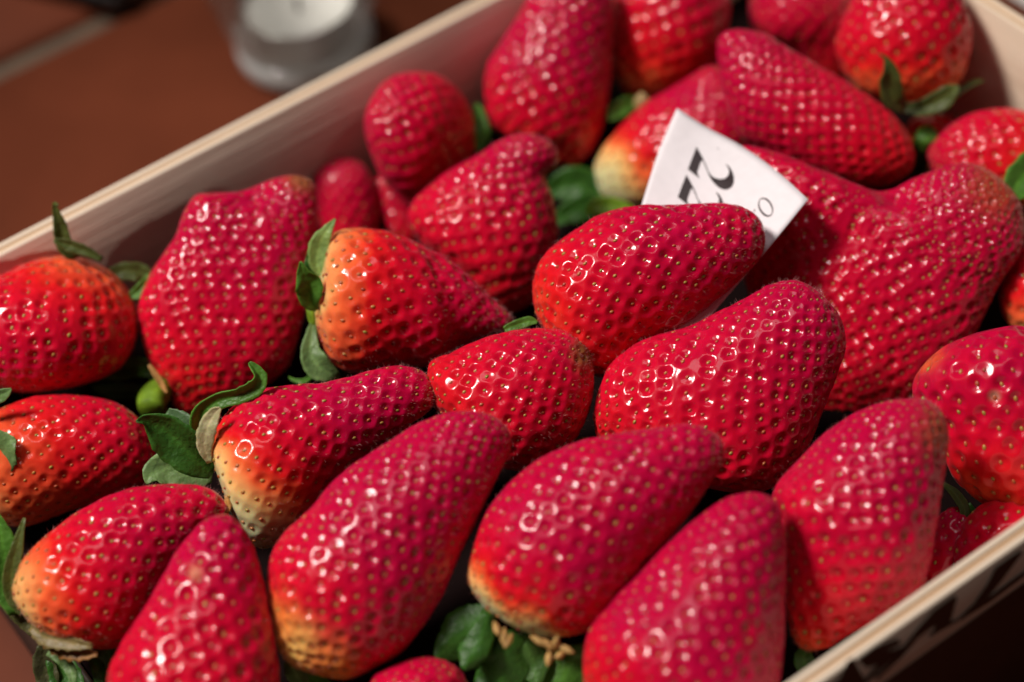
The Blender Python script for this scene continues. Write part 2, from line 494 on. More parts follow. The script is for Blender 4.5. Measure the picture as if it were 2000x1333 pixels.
    vary = 1 + 0.25 * lumps(V, sd + 5, 420)
    x = dmin / (pit * spv)
    pv = 1 + 0.42 * np.random.default_rng(sd + 3).normal(size=len(C))[nearest]
    H = -depth * 1.05 * spv * vary * np.clip(pv, 0.35, 1.6) * np.exp(-x ** 2.1) + depth * 0.20 * spv * np.exp(-((x - 1.5) / 0.5) ** 2)
    # ripeness colour
    rel = (V @ rt / (a.max() * mpp) * grad[0] + V @ dn / (a.max() * mpp) * grad[1])
    nz = lumps(V, sd + 9, 330, 8)
    nz2 = lumps(V, sd + 19, 900, 8)
    r = (tv + rel + 0.11 * nz + 0.05 * nz2 - t0) / (t1 - t0)
    r = np.where(r > 1, 1 + (r - 1) * 0.9, r)
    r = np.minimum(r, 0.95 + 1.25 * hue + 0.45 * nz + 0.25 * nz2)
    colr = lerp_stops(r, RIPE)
    endfade = np.clip(tv / 0.03, 0, 1) * np.clip((1 - tv) / 0.015, 0, 1)
    Vd = V + N * (H * endfade * (0.35 + 0.65 * np.clip((r - 0.15) / 0.6, 0, 1)))[:, None]
    if green:      # unripe green-brown tip
        gt = np.clip((tv + 0.10 * nz - (1 - green)) / green, 0, 1)[:, None] ** 1.3
        colr = colr * (1 - 0.75 * gt) + np.array([0.20, 0.17, 0.03]) * 0.75 * gt
    vx = V @ rt / mpp + cpx[0]; vy = V @ dn / mpp + cpx[1]
    for (pu, pvv, prad, pc) in patch:      # a scar, scuff or unripe nose
        dd = np.hypot(vx - pu, vy - pvv) / prad * (1 + 0.25 * nz2)
        w_ = (np.exp(-dd ** 3) * 0.8 * (V @ bk > -0.004))[:, None]
        colr = colr * (1 - w_) + np.array(pc) * w_
    halo = (np.exp(-(dmin / (0.16 * spv)) ** 2) * np.clip(1.1 - r, 0, 0.6))[:, None]      # paler skin round the seeds where it is not yet red
    colr = colr * (1 - 0.25 * halo) + np.array([0.35, 0.22, 0.04]) * 0.25 * halo
    root = empty("strawberry", P0)
    tag(root, label, "strawberry", "strawberries piled in the crate")
    F = [quads, capa, capb]
    if flip: F = [f[:, ::-1] for f in F]
    mesh_np("flesh", Vd, F, FLESH, root, cols=colr)
    # seeds mesh
    axis3 = (rt * ax[0] + dn * ax[1]); axis3 = axis3 + bk * tilt; axis3 /= np.linalg.norm(axis3)
    ns_ = N[seat]; pos = Vd[seat]
    tg = axis3 - (ns_ @ axis3)[:, None] * ns_; tg /= np.maximum(np.linalg.norm(tg, axis=1), 1e-6)[:, None]
    tg = tg + g.normal(0, 0.15, tg.shape); tg -= np.sum(tg * ns_, 1)[:, None] * ns_; tg /= np.linalg.norm(tg, axis=1)[:, None]
    bi = np.cross(ns_, tg)
    lsz = np.interp(sk, st, tt); loc = spm * (1 - tipdense * np.clip((lsz - 0.45) / 0.55, 0, 1) ** 1.6)
    size = np.clip(0.26 * loc, 0.0007, 0.00118) * g.uniform(0.85, 1.15, K)
    VV = (SV[None, :, 0, None] * bi[:, None, :] * 0.72 + SV[None, :, 1, None] * ns_[:, None, :] * 0.5 + SV[None, :, 2, None] * (-tg)[:, None, :]) * size[:, None, None]
    VV = VV + (pos + ns_ * (size * 0.10)[:, None])[:, None, :]
    FF = SF[None] + (np.arange(K) * len(SV))[:, None, None]
    f = np.clip(g.normal(seedtone - 0.08, 0.26, K), 0, 1)
    sc = lerp_stops(f, [(0, (0.36, 0.04, 0.02)), (0.4, (0.46, 0.13, 0.035)), (0.7, (0.40, 0.23, 0.045)), (1, (0.27, 0.25, 0.035))])
    so = mesh_np("seeds", VV.reshape(-1, 3), FF.reshape(-1, 3), SEED, root, cols=np.repeat(sc, len(SV), 0))
    so['kind'] = "stuff"
    if fuzz:                       # short pale hairs standing on the skin
        hv = g.choice(n, fuzz); hN = N[hv] + 0.7 * axis3 * 0.6 + g.normal(0, 0.35, (fuzz, 3)); hN /= np.linalg.norm(hN, axis=1)[:, None]
        hs = np.cross(hN, bk); hs /= np.linalg.norm(hs, axis=1)[:, None]
        hl = g.uniform(0.0005, 0.0012, fuzz)[:, None]; hb = Vd[hv]
        HV = np.stack([hb - hs * 0.000014, hb + hs * 0.000014, hb + hN * hl], 1).reshape(-1, 3)
        fo = mesh_np("fuzz", HV, np.arange(fuzz * 3).reshape(-1, 3), FUZZ, root); fo['kind'] = "stuff"
    BERRY[key] = dict(root=root, P0=P0, D0=D0, mpp=mpp, base=base, tip=tip)
    return root

B = strawberry
B('s1', [(0, 540), (60, 510), (130, 498), (200, 518), (245, 563), (268, 620), (262, 670), (228, 722), (150, 755), (60, 768), (0, 756), (-50, 720), (-70, 640), (-45, 570)],
  (165, 500), (40, 770), 0.061, "strawberry at the left edge with orange shoulder and upright sepal against the crate wall", t0=-0.35, t1=0.32, sp=4.6, hue=0.85, tilt=0.25, tipdense=0.2, fuzz=1000)
B('s2', [(365, 405), (385, 380), (430, 376), (475, 373), (530, 350), (575, 341), (608, 353), (622, 400), (620, 470), (605, 560), (585, 650), (560, 720), (500, 765), (440, 792), (388, 812), (347, 800), (333, 760), (300, 715), (277, 650), (273, 590), (300, 530), (340, 470), (355, 430)],
  (365, 805), (560, 345), 0.057, "large broad strawberry with blunt two-cornered tip leaning by the long crate wall", cap=115, k=0.85, flat=0.8, sp=3.9, t0=-0.35, t1=0.12, tipdense=0.35, depth=0.13, patch=[(592, 350, 30, (0.28, 0.12, 0.03))], crease=[(478, 375, 430, 590, 60, 2.2)], seedtone=0.35, fuzz=1000)
B('s3', [(610, 350), (645, 312), (690, 308), (725, 340), (742, 395), (738, 450), (720, 500), (680, 520), (640, 490), (622, 430)],
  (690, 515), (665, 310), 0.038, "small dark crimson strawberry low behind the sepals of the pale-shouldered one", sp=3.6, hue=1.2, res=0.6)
B('s4', [(655, 457), (700, 445), (760, 450), (830, 480), (890, 515), (950, 570), (992, 608), (1003, 630), (985, 646), (940, 660), (890, 682), (850, 714), (790, 716), (720, 728), (668, 720), (640, 690), (622, 645), (615, 600), (622, 555), (636, 505)],
  (615, 595), (1003, 630), 0.062, "pale orange strawberry with creamy shoulder and open green sepals pointing left", t0=-0.05, t1=0.33, crease=[(852, 478, 905, 690, 26, 1.6)], pit=0.32, hue=0.95, grad=(0, 0.0), sp=4.9, seedtone=0.45, depth=0.14, fuzz=1000)
B('s5', [(715, 260), (722, 200), (757, 155), (810, 142), (868, 152), (908, 190), (930, 250), (925, 300), (895, 342), (862, 375), (815, 398), (775, 380), (740, 335)],
  (930, 270), (718, 235), 0.056, "plump rounded strawberry standing alone against the long crate wall", sp=4.2, hue=0.75, tipdense=0.3, tilt=0.5, t0=-0.5, t1=0.1)
B('s6', [(735, 350), (765, 352), (800, 400), (830, 450), (815, 480), (770, 465), (745, 420)],
  (820, 470), (740, 350), 0.036, "sliver of a small red strawberry tucked beneath the rounded one", sp=3.4, hue=0.6, res=0.6)
B('s7', [(830, 372), (880, 330), (930, 305), (975, 277), (1015, 264), (1060, 270), (1087, 295), (1085, 325), (1066, 347), (1080, 385), (1088, 440), (1085, 500), (1062, 560), (1030, 598), (980, 610), (930, 585), (870, 520), (820, 470), (800, 435), (803, 400)],
  (950, 605), (1075, 285), 0.053, "strawberry with a small knob-like nose pointing up beside the tall one", sp=4.4, tipdense=0.5, depth=0.15, hue=1.1, cap=150, fuzz=1000)
B('s8', [(945, 190), (950, 130), (985, 70), (1025, 10), (1060, -40), (1120, -60), (1180, -40), (1196, 20), (1195, 110), (1190, 190), (1175, 260), (1145, 310), (1105, 330), (1060, 310), (1010, 275), (965, 250)],
  (1085, 325), (1120, -60), 0.056, "tall upright strawberry at the top centre with rows of shiny bumps", sp=4.5, tipdense=0.2, t0=-0.2, t1=0.12, hue=1.0, grad=(0.06, 0.0))
B('s9', [(1196, 70), (1205, -10), (1250, -60), (1370, -60), (1420, -10), (1425, 40), (1405, 115), (1350, 160), (1310, 180), (1270, 196), (1228, 190), (1203, 150)],
  (1250, 196), (1330, -60), 0.053, "blurred strawberry at the back with orange base, right of the tall upright one", sp=5.0, t0=-0.08, t1=0.4, hue=1.0, res=0.6, tipdense=0.1)
B('s10', [(1160, 335), (1170, 380), (1200, 404), (1250, 412), (1320, 412), (1410, 390), (1475, 330), (1485, 240), (1440, 160), (1392, 130), (1335, 158), (1270, 195), (1220, 237), (1176, 290)],
  (1195, 410), (1440, 160), 0.044, "strawberry with a whitish yellow base half hidden behind the paper slip", t0=0.0, t1=0.34, grad=(0.1, -0.1), sp=4.6, hue=0.9, res=0.55)
B('s11', [(1398, 100), (1405, 70), (1437, 58), (1490, 66), (1540, 95), (1600, 130), (1660, 165), (1720, 205), (1762, 247), (1785, 292), (1780, 332), (1745, 357), (1700, 365), (1640, 358), (1560, 330), (1500, 300), (1450, 265), (1425, 220), (1408, 160)],
  (1775, 320), (1408, 75), 0.062, "deep red tapering strawberry with blunt rounded tip lying above the paper slip", sp=3.7, hue=1.3, tipdense=0.15, depth=0.16, seedtone=0.2)
B('s12', [(1465, 30), (1478, -40), (1560, -80), (1650, -50), (1675, 40), (1660, 140), (1620, 160), (1580, 130), (1530, 95), (1480, 70)],
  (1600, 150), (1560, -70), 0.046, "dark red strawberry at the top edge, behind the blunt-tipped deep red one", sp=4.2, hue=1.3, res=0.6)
B('s13', [(1632, 100), (1650, 30), (1690, -40), (1770, -70), (1850, -40), (1890, 40), (1888, 120), (1862, 178), (1825, 208), (1775, 212), (1720, 195), (1668, 168)],
  (1790, 212), (1760, -70), 0.066, "fat strawberry in the far corner with orange base and drooping olive sepals", t0=-0.12, t1=0.42, sp=5.0, hue=0.9, tipdense=0.2, depth=0.13)
B('s14', [(1812, 310), (1835, 265), (1890, 226), (1950, 214), (2000, 220), (2060, 250), (2075, 320), (2030, 390), (1970, 410), (1905, 400), (1845, 370)],
  (2050, 380), (1830, 260), 0.050, "strawberry at the right edge behind the fan-shaped giant, with elongated pale seeds", t0=-0.15, t1=0.45, sp=4.4, hue=0.8, seedtone=0.6)
B('s15', [(1440, 290), (1490, 288), (1560, 312), (1640, 342), (1690, 365), (1735, 370), (1790, 345), (1850, 321), (1900, 321), (1942, 345), (1978, 390), (1990, 440), (1985, 500), (1950, 555), (1905, 640), (1862, 715), (1800, 780), (1740, 805), (1660, 828), (1600, 840), (1560, 780), (1520, 690), (1470, 600), (1440, 500), (1430, 380)],
  (1620, 835), (1945, 345), 0.047, "giant fan-shaped strawberry with a wide notched crest, right of the paper slip", cap=130, k=0.8, flat=0.85, sp=3.9, hue=1.25, tipdense=0.5, depth=0.17, patch=[(1940, 372, 60, (0.40, 0.055, 0.02))], crease=[(1738, 372, 1560, 560, 55, 2.0)], seedtone=0.4, fuzz=1000)
B('s16', [(1160, 820), (1170, 760), (1200, 702), (1260, 662), (1340, 640), (1400, 610), (1460, 580), (1503, 556), (1552, 546), (1602, 570), (1640, 622), (1650, 682), (1630, 742), (1602, 810), (1575, 870), (1540, 920), (1500, 955), (1450, 962), (1390, 955), (1320, 935), (1235, 905), (1175, 872)],
  (1290, 920), (1580, 560), 0.060, "broad crimson strawberry in the centre right below the slip, hiding the lower end of it", sp=4.4, hue=1.1, pit=0.32, tipdense=0.35, cap=170, depth=0.15, fuzz=1000)
B('s18', [(1043, 595), (1045, 540), (1070, 490), (1120, 450), (1180, 416), (1250, 402), (1320, 401), (1380, 397), (1440, 402), (1480, 425), (1493, 460), (1485, 500), (1450, 540), (1410, 580), (1370, 612), (1330, 640), (1270, 668), (1218, 712), (1178, 738), (1130, 722), (1085, 685), (1055, 640)],
  (1085, 670), (1493, 440), 0.067, "glossy strawberry overlapping the printed slip with its blunt nose pointing right", sp=4.4, t0=-0.3, t1=0.14, grad=(0.0, 0.0), hue=0.8, tipdense=0.25, pit=0.34, depth=0.16, seedtone=0.6, fuzz=1000)
B('s19', [(838, 715), (880, 690), (940, 662), (1000, 646), (1060, 640), (1120, 650), (1150, 680), (1158, 730), (1155, 790), (1130, 850), (1090, 892), (1040, 918), (980, 915), (935, 890), (890, 850), (850, 790)],
  (890, 860), (1152, 680), 0.060, "bright red strawberry in the middle with densely set seeds and a greenish tip", sp=4.0, t0=-0.8, t1=0.1, hue=0.45, pit=0.34, tipdense=0.35, patch=[(1150, 690, 36, (0.10, 0.10, 0.02))], seedtone=0.6, depth=0.15, fuzz=1000)
B('s20', [(412, 880), (420, 840), (450, 800), (500, 765), (560, 754), (640, 745), (720, 724), (790, 714), (832, 730), (850, 765), (845, 797), (800, 832), (740, 872), (690, 912), (650, 952), (602, 1010), (560, 1050), (520, 1068), (480, 1050), (447, 990), (430, 940)],
  (425, 960), (848, 765), 0.060, "half ripe strawberry with yellow-green base fading through orange to red", t0=-0.05, t1=0.27, grad=(0.0, -0.20), sp=4.4, pit=0.34, hue=1.0, tipdense=0.3, depth=0.15, seedtone=0.65, fuzz=1000)
B('s21', [(525, 1150), (530, 1090), (560, 1040), (602, 1000), (650, 942), (700, 900), (760, 860), (820, 825), (880, 805), (940, 806), (983, 830), (995, 868), (970, 930), (940, 1000), (900, 1080), (870, 1150), (830, 1220), (790, 1270), (740, 1300), (680, 1325), (620, 1316), (565, 1292), (540, 1245), (533, 1200)],
  (560, 1300), (970, 815), 0.066, "long crimson strawberry in the front with a small yellow patch at its lower left end", t0=-0.25, t1=0.05, grad=(0.03, 0.0), patch=[(572, 1262, 62, (0.74, 0.50, 0.13)), (540, 1210, 50, (0.80, 0.22, 0.04)), (650, 1300, 50, (0.80, 0.25, 0.05))], sp=4.0, hue=1.25, tipdense=0.45, depth=0.15, seedtone=0.55, fuzz=1000)
B('s22', [(912, 1130), (920, 1080), (950, 1002), (1000, 942), (1060, 896), (1130, 862), (1200, 846), (1280, 836), (1350, 830), (1402, 850), (1417, 892), (1390, 942), (1350, 1000), (1300, 1060), (1250, 1120), (1210, 1180), (1160, 1225), (1100, 1243), (1030, 1235), (970, 1205), (930, 1170)],
  (965, 1205), (1412, 850), 0.066, "strawberry in the front centre with pale cream base above the dry brown stamens", t0=-0.05, t1=0.11, grad=(0.0, -0.08), sp=4.3, hue=0.95, tipdense=0.3, depth=0.13, seedtone=0.45, fuzz=1000)
B('s23', [(1140, 1290), (1152, 1230), (1200, 1170), (1260, 1110), (1320, 1050), (1390, 990), (1442, 962), (1490, 960), (1525, 990), (1533, 1060), (1531, 1150), (1528, 1250), (1520, 1333), (1490, 1410), (1340, 1450), (1200, 1420), (1150, 1360)],
  (1290, 1445), (1490, 962), 0.062, "strawberry cut off by the bottom edge with bright red flanks and orange left corner", t0=-0.15, t1=0.06, grad=(0.10, 0.0), sp=4.2, hue=1.05, tipdense=0.3, depth=0.13, seedtone=0.35)
B('s24', [(1512, 960), (1560, 900), (1620, 842), (1690, 800), (1760, 780), (1822, 786), (1850, 830), (1850, 890), (1838, 970), (1822, 1060), (1797, 1150), (1742, 1190), (1655, 1240), (1600, 1270), (1555, 1262), (1535, 1200), (1530, 1100), (1524, 1020)],
  (1580, 1270), (1815, 790), 0.060, "crimson strawberry in the right corner beside the printed crate side, tip up", sp=4.5, hue=1.2, tipdense=0.5, depth=0.13, patch=[(1840, 850, 50, (0.36, 0.07, 0.028))], crease=[(1700, 820, 1640, 1180, 60, 1.2)], t0=-0.3, t1=0.12, seedtone=0.4, fuzz=1000)
B('s25', [(1786, 764), (1806, 716), (1860, 672), (1930, 646), (2000, 640), (2080, 680), (2110, 800), (2080, 950), (2000, 1015), (1950, 1002), (1900, 972), (1862, 932), (1838, 868), (1802, 812)],
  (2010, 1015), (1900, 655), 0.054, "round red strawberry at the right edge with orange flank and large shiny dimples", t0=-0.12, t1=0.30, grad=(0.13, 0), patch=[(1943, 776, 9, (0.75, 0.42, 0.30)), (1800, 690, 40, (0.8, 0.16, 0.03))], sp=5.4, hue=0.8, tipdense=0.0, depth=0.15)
B('s26', [(1955, 600), (1965, 530), (1990, 490), (2050, 470), (2090, 560), (2060, 650), (1990, 650)],
  (2040, 650), (2010, 480), 0.044, "dark strawberry barely showing at the right edge under the fan-shaped giant", sp=4.4, hue=0.8, res=0.6, t0=-0.2, t1=0.6)
B('s27', [(0, 800), (60, 775), (140, 770), (220, 785), (280, 830), (303, 880), (290, 935), (240, 968), (160, 990), (100, 1012), (70, 1022), (35, 1028), (-20, 1010), (-80, 960), (-90, 880), (-50, 820)],
  (-40, 1000), (290, 850), 0.049, "shaded orange-red strawberry at the left edge with many pale seeds", t0=-0.15, t1=0.62, sp=4.0, hue=0.75, tipdense=0.1, seedtone=0.5, grad=(0, -0.05), depth=0.12)
B('s28', [(30, 1150), (50, 1092), (110, 1032), (180, 986), (250, 956), (330, 945), (400, 950), (437, 980), (441, 1012), (410, 1040), (365, 1090), (325, 1140), (292, 1200), (260, 1250), (200, 1268), (130, 1256), (80, 1230), (45, 1190)],
  (130, 1255), (438, 985), 0.060, "strawberry in the lower left with orange flank and brown dried calyx below", t0=-0.20, t1=0.20, sp=4.3, hue=0.75, tipdense=0.15, grad=(0.12, 0.05), depth=0.13, seedtone=0.65, fuzz=1000)
B('s29', [(215, 1330), (240, 1262), (290, 1182), (330, 1102), (370, 1042), (410, 1010), (450, 1012), (490, 1060), (511, 1130), (526, 1200), (540, 1280), (546, 1340), (535, 1420), (460, 1460), (340, 1460), (240, 1410)],
  (390, 1465), (430, 1008), 0.064, "narrow crimson strawberry at the bottom edge standing tip up, left of the long one", sp=5.0, hue=1.2, tipdense=0.3, depth=0.15, seedtone=0.3, patch=[(378, 1122, 15, (0.62, 0.24, 0.14))])
B('s30', [(722, 1330), (770, 1300), (830, 1283), (882, 1296), (912, 1332), (905, 1390), (820, 1420), (740, 1390)],
  (820, 1420), (830, 1283), 0.050, "top of a small strawberry just entering the frame at the bottom middle", sp=4.2, hue=0.7, res=0.6, seedtone=0.55)
B('s31', [(1780, 1110), (1825, 1020), (1870, 990), (1915, 1040), (1910, 1110), (1850, 1170), (1790, 1160)],
  (1800, 1160), (1880, 995), 0.036, "shaded red strawberry just right of the tip-up crimson one in the right corner", sp=4.4, hue=1.0, res=0.6)
B('s32', [(1770, 250), (1800, 225), (1860, 230), (1890, 270), (1850, 320), (1790, 340), (1765, 300)],
  (1780, 340), (1860, 230), 0.034, "orange-red strawberry glimpsed in the dark gap under the far corner one", sp=4.4, hue=0.4, res=0.6, t0=-0.2, t1=0.7)

# ------------------------------------------------------------------ the lower layer, glimpsed between the upper ones
def lower(u, v, w, h, ang, z, label, **kw):
    a = math.radians(ang); ca, sa = math.cos(a), math.sin(a); pts = []
    for i in range(12):
        t = 2 * math.pi * i / 12
        x = w * math.cos(t); y = h * math.sin(t) * (1 - 0.22 * math.cos(t))
        pts.append((u + x * ca - y * sa, v + x * sa + y * ca))
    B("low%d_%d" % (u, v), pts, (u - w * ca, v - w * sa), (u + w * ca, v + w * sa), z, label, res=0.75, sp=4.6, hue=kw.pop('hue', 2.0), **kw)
G = "dark low strawberry glimpsed "
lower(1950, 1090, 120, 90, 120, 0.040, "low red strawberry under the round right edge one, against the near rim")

# ------------------------------------------------------------------ leaves, stems, stamens
def spine(P, n):
    P = np.asarray(P, float); k = len(P); out = []
    Q = np.vstack([2 * P[0] - P[1], P, 2 * P[-1] - P[-2]])
    for x in np.linspace(0, k - 1 - 1e-6, n):
        i = int(x); t = x - i
        p0, p1, p2, p3 = Q[i], Q[i + 1], Q[i + 2], Q[i + 3]
        out.append(0.5 * ((2 * p1) + (-p0 + p2) * t + (2 * p0 - 5 * p1 + 4 * p2 - p3) * t * t + (-p0 + 3 * p1 - 3 * p2 + p3) * t ** 3))
    return np.array(out)
MID = (0.070, 0.185, 0.022); DARK = (0.030, 0.100, 0.012); PALE = (0.20, 0.30, 0.085); OLIVE = (0.075, 0.095, 0.022)
LIME = (0.17, 0.30, 0.020); GREY = (0.13, 0.22, 0.075); BROWN = (0.26, 0.12, 0.035); CREAM = (0.38, 0.36, 0.20)
def sepal(key, pts, col, dz=(0.0, 0.006), fold=0.25, roll=0.0, bow=0.0, name="sepal", n=22, m=8, serr=0.0, thick=0.0002, label=None):
    """pts: (u, v, half width) in photo pixels from root to tip; dz: metres in front of the fruit's centre"""
    bd = BERRY[key]; root = bd['root']; D0 = bd['D0']
    P = spine(pts, n); q = np.linspace(0, 1, n)
    g = np.random.default_rng(int(pts[0][0] * 7 + pts[0][1] * 3))
    dzs = spine([(d, 0.0) for d in dz], n)[:, 0] if len(dz) > 2 else np.interp(q, [0, 1], dz)
    C = np.array([CAM + ray(P[i, 0], P[i, 1]) * (D0 - dzs[i]) for i in range(n)])
    T = np.gradient(C, axis=0); T /= np.linalg.norm(T, axis=1)[:, None]
    V, cols = [], []
    xs = np.linspace(-1, 1, m + 1)
    ph1, ph2 = g.uniform(0, 6.28, 2)
    for i in range(n):
        hw = max(P[i, 2], 0.4) * D0 / FPX
        side = np.cross(BACK, T[i]); side /= np.linalg.norm(side)
        rr = math.radians(roll); nn = np.cross(T[i], side)
        sd_ = side * math.cos(rr) + nn * math.sin(rr); nn = np.cross(T[i], sd_)
        if nn @ BACK < 0: nn = -nn
        for x in xs:
            e = 1 + (serr * (1 if (i % 3) == 0 else -0.4) if abs(x) == 1 else 0) + (0.04 * g.normal() if abs(x) == 1 else 0) + 0.07 * math.sin(q[i] * 9 + (ph1 if x < 0 else ph2))
            z = fold * hw * (abs(x) ** 1.3) + 0.13 * hw * math.sin(q[i] * 7 + ph1 + x * 1.5) + 0.07 * hw * math.sin(q[i] * 19 + ph2) * x - bow * hw * math.sin(math.pi * q[i])
            vein = -0.05 * hw * math.exp(-(x / 0.13) ** 2)
            V.append(C[i] + sd_ * hw * x * e + nn * (z + vein))
            mid = math.exp(-(x / 0.16) ** 2) * 0.45 + 0.25 * max(0, abs(x) - 0.8) / 0.2
            mid += 0.10 * (math.sin((q[i] * 9 + abs(x) * 1.6) * 6.28) > 0.75)
            cols.append(np.array(col) * (1 + mid) * (0.9 + 0.2 * q[i]))
    V = np.array(V); P0 = bd['P0']
    F = [(i * (m + 1) + j, i * (m + 1) + j + 1, (i + 1) * (m + 1) + j + 1, (i + 1) * (m + 1) + j) for i in range(n - 1) for j in range(m)]
    o = mesh_np(name, V - P0, np.array(F), LEAF, root, cols=np.array(cols))
    md = o.modifiers.new("thickness", 'SOLIDIFY'); md.thickness = thick; md.offset = 0
    if label: o['label'] = label
    return o
def stalk(key, pts, col, dz=0.0, name="stem", seg=14):
    bd = BERRY[key]; D0 = bd['D0']; P = spine(pts, 18); n = len(P)
    dzs = np.linspace(dz, dz + 0.004, n) if np.isscalar(dz) else np.linspace(dz[0], dz[1], n)
    C = np.array([CAM + ray(P[i, 0], P[i, 1]) * (D0 - dzs[i]) for i in range(n)])
    T = np.gradient(C, axis=0); T /= np.linalg.norm(T, axis=1)[:, None]
    V, cols = [], []
    for i in range(n):
        s = np.cross(BACK, T[i]); s /= np.linalg.norm(s); u = np.cross(T[i], s)
        r = max(P[i, 2], 0.3) * D0 / FPX
        for k in range(seg):
            a = 2 * math.pi * k / seg; rr = r * (1 + 0.06 * math.sin(3 * a + i * 0.4))
            V.append(C[i] + s * rr * math.cos(a) + u * rr * math.sin(a)); cols.append(np.array(col) * (0.85 + 0.3 * (k % 3 == 0)))
    V.append(C[0]); cols.append(np.array(col) * 0.7); V.append(C[-1]); cols.append(np.array(col) * 0.7)
    Q = [(i * seg + k, i * seg + (k + 1) % seg, (i + 1) * seg + (k + 1) % seg, (i + 1) * seg + k) for i in range(n - 1) for k in range(seg)]
    T3 = [(n * seg, (k + 1) % seg, k) for k in range(seg)] + [(n * seg + 1, (n - 1) * seg + k, (n - 1) * seg + (k + 1) % seg) for k in range(seg)]
    return mesh_np(name, np.array(V) - bd['P0'], [np.array(Q), np.array(T3)], LEAF, bd['root'], cols=np.array(cols))

# left edge fruit
sepal('s1', [(148, 505, 12), (128, 478, 15), (119, 447, 14), (112, 420, 9), (106, 398, 3), (114, 402, 2)], OLIVE, (0.0, 0.006), fold=0.5)
sepal('s1', [(200, 508, 5), (165, 490, 10), (130, 478, 11), (105, 470, 4)], OLIVE, (0.002, 0.004), fold=0.4)
sepal('s1', [(215, 535, 10), (250, 530, 18), (280, 537, 18), (292, 560, 4)], OLIVE, (-0.008, -0.010), fold=0.3)
sepal('s1', [(255, 580, 6), (272, 570, 13), (284, 552, 8), (289, 535, 2)], MID, (-0.004, -0.004), fold=0.5)
sepal('s1', [(60, 520, 10), (25, 530, 12), (0, 540, 8), (-20, 550, 3)], MID, (-0.010, -0.010))
# broad fruit by the long wall: stub of the stem and two dark sepals
stalk('s2', [(330, 752, 14), (312, 762, 26), (299, 780, 29), (294, 800, 25)], LIME, (0.002, 0.010))
stalk('s2', [(292, 795, 22), (305, 810, 26), (318, 812, 16)], MID, (0.0, 0.006), name="stem")
sepal('s2', [(325, 745, 8), (285, 720, 18), (245, 718, 22), (205, 728, 14), (178, 742, 4)], MID, (0.0, -0.004, -0.010), fold=0.35)
sepal('s2', [(300, 765, 10), (255, 765, 16), (215, 762, 14), (180, 758, 5)], DARK, (-0.002, -0.012), fold=0.3)
sepal('s2', [(291, 713, 3), (305, 733, 6), (318, 755, 5), (326, 768, 2)], (0.42, 0.22, 0.07), (0.012, 0.012), name="dry_bract")
# pale orange fruit
sepal('s4', [(630, 540, 5), (619, 515, 15), (624, 478, 18), (638, 452, 12), (655, 428, 2)], PALE, (0.004, 0.006), fold=0.25)
sepal('s4', [(618, 606, 4), (606, 588, 20), (604, 560, 25), (593, 535, 15), (587, 511, 2)], MID, (0.008, 0.015), fold=0.35)
sepal('s4', [(612, 548, 10), (607, 522, 14), (606, 500, 8), (607, 492, 2)], DARK, (0.002, 0.004))
sepal('s4', [(613, 626, 4), (608, 655, 12), (606, 690, 20), (622, 716, 26), (650, 732, 14), (662, 740, 4)], GREY, (0.004, 0.007, 0.004), fold=0.2)
stalk('s4', [(604, 596, 8), (609, 618, 9), (613, 640, 5)], LIME, (0.004, 0.004))
sepal('s4', [(604, 722, 3), (606, 736, 4), (592, 745, 5), (572, 742, 3), (564, 736, 1)], MID, (0.002, -0.002))
# half ripe fruit: rosette of leaves
sepal('s20', [(415, 925, 12), (385, 900, 34), (350, 865, 44), (318, 838, 36), (285, 822, 14), (266, 824, 2)], DARK, (0.002, 0.006, 0.010), fold=0.45)
sepal('s20', [(412, 905, 14), (388, 868, 30), (352, 828, 28), (325, 806, 10)], (0.06, 0.12, 0.05), (-0.004, -0.006), fold=0.15)
sepal('s20', [(415, 930, 12), (370, 925, 34), (330, 915, 38), (298, 925, 22), (286, 945, 3)], GREY, (-0.006, -0.004), fold=0.1)
sepal('s20', [(398, 870, 8), (386, 838, 16), (392, 806, 18), (425, 783, 16), (465, 772, 17), (497, 755, 18), (506, 735, 13), (493, 716, 8), (487, 708, 3)], MID, (0.0, 0.004, 0.006, 0.006), fold=0.5, roll=25, n=34)
sepal('s20', [(409, 905, 4), (400, 870, 15), (406, 835, 19), (420, 808, 12), (430, 797, 3)], CREAM, (0.008, 0.012), fold=0.2)
sepal('s20', [(440, 968, 2), (446, 985, 6), (444, 1002, 3)], (0.45, 0.22, 0.06), (0.012, 0.012), name="dry_bract", n=8, m=4)
# slip neighbour
sepal('s10', [(1240, 412, 6), (1205, 402, 14), (1165, 405, 16), (1143, 418, 3)], LIME, (0.016, 0.016), fold=0.2)
sepal('s10', [(1190, 390, 20), (1150, 368, 34), (1105, 362, 34), (1070, 380, 8)], DARK, (0.0, 0.0), fold=0.25)
sepal('s10', [(1180, 400, 16), (1140, 405, 26), (1105, 420, 20), (1085, 440, 5)], DARK, (0.002, 0.004), fold=0.2)
sepal('s5', [(928, 295, 10), (938, 262, 18), (936, 225, 12), (930, 203, 3)], MID, (-0.006, -0.006))
sepal('s9', [(1255, 200, 6), (1225, 205, 16), (1203, 220, 16), (1188, 235, 4)], MID, (0.01, 0.014))
stalk('s9', [(1262, 190, 14), (1252, 200, 14), (1244, 212, 8)], (0.40, 0.28, 0.12), (0.014, 0.014))
